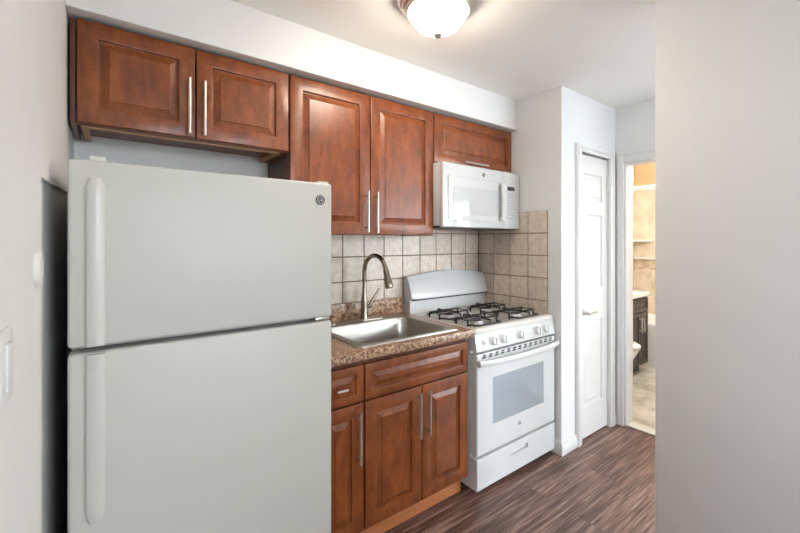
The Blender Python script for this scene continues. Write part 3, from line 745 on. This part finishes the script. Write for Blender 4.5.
box(b, ox0 - 0.002, ox1 + 0.002, y + 0.0015, y + 0.005, oz0 - 0.002, oz1 + 0.002); tag(obj('oven_window', b, M['ovenglass'], od, 0), 'grey oven window, room reflection partly in its colour')
b = new()
for z in (0.43, 0.52):
    tube(b, [(ox0 + 0.002, y + 0.010, z), (ox1 - 0.002, y + 0.010, z)], 0.003, 6)
obj('oven_rack', b, M['alu'], od)
# slots above the handle
b = new()
ns = 13
for k in range(ns):
    xs = X0 + 0.055 + k * (X1 - X0 - 0.11) / (ns - 1)
    for s, zc_ in ((1, 0.7550), (-1, 0.7425)):
        q = 0.0165
        pts = [Vector((xs - q + s * 0.004, y - 0.0012, zc_ - 0.0045)), Vector((xs + q - s * 0.0 - 0.004, y - 0.0012, zc_ - 0.0045)), Vector((xs + q, y - 0.0012, zc_ + 0.0045)), Vector((xs - q + 0.006, y - 0.0012, zc_ + 0.0045))]
        loft(b, [pts, [p + Vector((0, 0.003, 0)) for p in pts]], True, True)
tag(obj('door_vent', b, M['dark'], od, 0), 'row of dark slots above the handle')
# bowed handle
b = new(); lps = []
for k in range(25):
    u = k / 24; x = X0 - 0.004 + (X1 - X0 + 0.008) * u; bow = 0.052 - 0.024 * (2 * u - 1) ** 4 ; dz = -0.006 * math.sin(PI * u) + 0.004
    yb = y - bow; zc_ = 0.718 + dz; hh = 0.0175
    lps.append([Vector((x, yb + 0.016, zc_ - hh + 0.003)), Vector((x, yb + 0.004, zc_ - hh)), Vector((x, yb, zc_ - hh + 0.006)), Vector((x, yb - 0.002, zc_)), Vector((x, yb, zc_ + hh - 0.006)), Vector((x, yb + 0.004, zc_ + hh)), Vector((x, yb + 0.016, zc_ + hh - 0.003))])
loft(b, lps, True, True)
for xx in (X0 + 0.012, X1 - 0.012): box(b, xx - 0.014, xx + 0.014, y - 0.025, y + 0.001, 0.703, 0.733, 0.003)
obj('oven_handle', b, M['enamel'], od, 40)
badge(od, -0.385, y - 0.0003, 0.300, 0.012, mats=(M['grey'], M['enamel']))
# drawer
b = new(); z0, z1 = 0.030, 0.200; px0, px1, pz0, pz1 = -0.470, -0.300, 0.128, 0.166
ring_panel(b, X0, X1, z0, z1, [(0, y + 0.006), (0.002, y + 0.001), (0.006, y)], RY + 0.028)
for f in list(b.faces):
    if len(f.verts) == 4 and all(abs(v.co.y - y) < 1e-6 for v in f.verts): b.faces.remove(f)
O = [(X0 + 0.006, z0 + 0.006), (X1 - 0.006, z0 + 0.006), (X1 - 0.006, z1 - 0.006), (X0 + 0.006, z1 - 0.006)]; I = [(px0, pz0), (px1, pz0), (px1, pz1), (px0, pz1)]; J = [(px0 + 0.005, pz0 + 0.004), (px1 - 0.005, pz0 + 0.004), (px1 - 0.005, pz1 - 0.004), (px0 + 0.005, pz1 - 0.004)]
loft(b, [[Vector((px, y, pz)) for px, pz in O], [Vector((px, y, pz)) for px, pz in I], [Vector((px, y - 0.002, pz)) for px, pz in I], [Vector((px, y - 0.002, pz)) for px, pz in J], [Vector((px, y + 0.016, pz)) for px, pz in J]], False, True)
dwr = obj('storage_drawer', b, M['enamel'], t, 20)

# outlet behind the range
t = thing('wall_outlet', 'white outlet plate on the tiles behind the range backguard', 'outlet', (-0.349, -0.004, 1.13))
b = new(); box(b, -0.384, -0.314, -0.010, -0.0038, 1.068, 1.183, 0.003); obj('cover_plate', b, M['trim'], t)
b = new(); box(b, -0.366, -0.332, -0.012, -0.009, 1.135, 1.165, 0.003); box(b, -0.366, -0.332, -0.012, -0.009, 1.088, 1.118, 0.003); obj('socket', b, M['trim'], t)

# light switch plate and small box on the left wall
t = thing('light_switch', 'white rocker switch plate on the left wall at the photo edge', 'light switch', (XL, -1.285, 1.197))
b = new(); box(b, XL - 0.0003, XL + 0.006, -1.332, -1.256, 1.142, 1.250, 0.003); obj('cover_plate', b, M['trim'], t)
for q in (-1.294,):
    b = new(); box(b, XL + 0.005, XL + 0.010, q - 0.016, q + 0.016, 1.163, 1.231, 0.003); obj('rocker', b, M['trim'], t)
b = new(); c = (XL - 0.0005, -0.978, 1.318)
lathe(b, [(0.038, 0), (0.038, 0.004), (0.032, 0.009), (0.001, 0.011)], c, 'x', 28)
tag(obj('wall_cover', b, M['trim'], None, 35), 'small round white cover on the left wall beside the refrigerator', 'wall cover')

# ------------------------------------------------------------------ ceiling lamp
lx, ly = -1.240, -0.885
t = thing('ceiling_lamp', 'flush brushed-metal ceiling lamp with lit ribbed glass dome', 'lamp', (lx, ly, H))
b = new(); lathe(b, [(0.168, 0), (0.168, -0.012), (0.160, -0.020), (0.158, -0.028), (0.148, -0.032), (0.147, -0.042), (0.137, -0.047), (0.136, -0.056), (0.127, -0.060), (0.127, -0.030), (0.05, -0.02)], (lx, ly, H - 0.0003), seg=64)
obj('canopy_ring', b, M['nickel'], t, 30)
b = new(); pr = []
for k in range(15):
    a = PI / 2 * k / 14; pr.append((0.118 * math.cos(a), -0.052 - 0.088 * math.sin(a)))
pr[-1] = (0.004, pr[-1][1])
lathe(b, pr, (lx, ly, H), seg=144, rip=0.008, nr=36); obj('glass_dome', b, M['dome'], t, 60)
b = new(); lathe(b, [(0.010, 0), (0.016, -0.004), (0.018, -0.011), (0.015, -0.018), (0.008, -0.024), (0.001, -0.026)], (lx, ly, H - 0.139), seg=20); obj('finial', b, M['nickel'], t)

# ------------------------------------------------------------------ bathroom
vx0, vx1, vy = 1.80, 2.235, -0.365
t = thing('bathroom_vanity', 'small dark brown vanity with white top seen through the bathroom doorway', 'cabinet', ((vx0 + vx1) / 2, -0.1, 0))
b = new(); box(b, vx0, vx1, vy + 0.02, 0.148, 0.09, 0.80); box(b, vx0 + 0.02, vx1 - 0.02, vy + 0.08, 0.148, 0.0, 0.09); obj('carcass', b, M['vanity'], t, 0)
def vfront(nm, x0, x1, z0, z1):
    b = new(); ring_panel(b, x0, x1, z0, z1, [(0, vy), (0.035, vy), (0.038, vy + 0.008), (0.04, vy + 0.008)], vy + 0.02); return obj(nm, b, M['vanity'], t, 20)
vfront('drawer_front', vx0 + 0.004, vx1 - 0.004, 0.645, 0.785)
vm = 2.045
for x0, x1, hx in ((vx0 + 0.004, vm - 0.002, vm - 0.03), (vm + 0.002, vx1 - 0.004, vm + 0.03)):
    d = vfront('door', x0, x1, 0.10, 0.635); b = new(); tube(b, [(hx, vy - 0.028, 0.44), (hx, vy - 0.028, 0.60)], 0.006, 8)
    for z in (0.46, 0.58): tube(b, [(hx, vy + 0.001, z), (hx, vy - 0.028, z)], 0.005, 6)
    tag(obj('handle', b, M['nickel'], d), 'bright metal bar handle')
b = new(); box(b, vx0 - 0.012, vx1 + 0.012, vy - 0.015, 0.148, 0.8005, 0.845, 0.006); obj('basin_top', b, M['ceramic'], t)

# toilet
tx, ty = 1.52, -0.30
t = thing('toilet', 'white toilet partly visible beside the bathroom vanity', 'toilet', (tx, ty, 0))
def oval(cx, cy, rx, ry, z, n=28): return [Vector((cx + rx * math.cos(2 * PI * k / n), cy + ry * (1 if math.sin(2 * PI * k / n) > 0 else 1.15) * math.sin(2 * PI * k / n), z)) for k in range(n)]
b = new(); loft(b, [oval(tx, ty + 0.05, 0.11, 0.19, 0), oval(tx, ty + 0.05, 0.10, 0.18, 0.05), oval(tx, ty + 0.05, 0.095, 0.15, 0.18), oval(tx, ty + 0.02, 0.15, 0.19, 0.27), oval(tx, ty, 0.178, 0.215, 0.36), oval(tx, ty, 0.182, 0.22, 0.385), oval(tx, ty, 0.17, 0.21, 0.39)], True, True)
obj('bowl', b, M['ceramic'], t, 50)
b = new(); loft(b, [oval(tx, ty, 0.180, 0.222, 0.391), oval(tx, ty, 0.187, 0.23, 0.396), oval(tx, ty, 0.187, 0.23, 0.416), oval(tx, ty, 0.175, 0.218, 0.424)], True, True); obj('seat_lid', b, M['ceramic'], t, 50)
b = new(); box(b, tx - 0.21, tx + 0.21, -0.055, 0.14, 0.37, 0.72, 0.015, seg=3); box(b, tx - 0.22, tx + 0.22, -0.065, 0.145, 0.722, 0.755, 0.008); box(b, tx - 0.1, tx + 0.1, -0.12, 0.1, 0.1, 0.37, 0.01); obj('tank', b, M['ceramic'], t)

# bathtub
t = thing('bathtub', 'white bathtub along the far bathroom wall', 'bathtub', (2.8, -0.8, 0))
b = new(); L = []
for e, z in ((0, 0), (0, 0.44), (0.004, 0.455), (0.06, 0.455), (0.075, 0.44), (0.11, 0.15), (0.16, 0.10)):
    L.append(rrect(2.42 + e, 3.198 - e, -1.575 + e, 0.148 - e, 0.012 + min(e, 0.1), z, 5))
loft(b, L, True, True); obj('tub_shell', b, M['ceramic'], t, 40)
b = new(); tube(b, [(2.47, -1.58, 1.99), (2.47, 0.15, 1.99)], 0.014, 12)
tag(obj('shower_rod', b, M['ceramic'], None, 50), 'white shower curtain rod above the bathtub', 'shower rod')
b = new(); lp = [Vector((3.199, 0.149, 1.375)), Vector((3.0, 0.149, 1.375)), Vector((3.04, 0.05, 1.375)), Vector((3.12, -0.02, 1.375)), Vector((3.199, -0.06, 1.375))]
loft(b, [lp, [p + Vector((0, 0, 0.022)) for p in lp]], True, True)
tag(obj('corner_shelf', b, M['ceramic'], None, 0), 'white corner shelf in the tiled bath surround', 'shelf')

# ------------------------------------------------------------------ outdoors beyond the window (seen only in reflections)
b = new(); box(b, -14, 20, -22, -4.4, -0.25, -0.15); box(b, 2.4, 20, -4.4, 6, -0.25, -0.15)
struct('ground', b, M['bounce_ground'], smooth=0)
t = thing('garden_tree', 'leafy green tree outside, mirrored in the microwave door', 'tree', (6.5, -9.0, -0.15))
b = new(); tube(b, [(6.5, -9.0, -0.15), (6.45, -8.9, 1.0), (6.55, -9.0, 1.6)], [0.16, 0.12, 0.07], 10); obj('trunk', b, M['bark'], t)
b = new()
for k in range(300):
    v = Vector((random.gauss(0, 1), random.gauss(0, 1), random.gauss(0, 1))).normalized() * random.uniform(0.3, 1) ** 0.5
    c = Vector((6.5 + 1.5 * v.x, -9.0 + 1.5 * v.y, 1.75 + 1.4 * v.z)); a = Vector((random.uniform(-1, 1), random.uniform(-1, 1), random.uniform(-1, 1))).normalized() * 0.13
    q = a.cross(Vector((random.uniform(-1, 1), random.uniform(-1, 1), random.uniform(-1, 1))).normalized())
    b.faces.new([b.verts.new(c + a), b.verts.new(c + q), b.verts.new(c - a), b.verts.new(c - q)])
obj('crown', b, M['leaf'], t, 0, recalc=False)
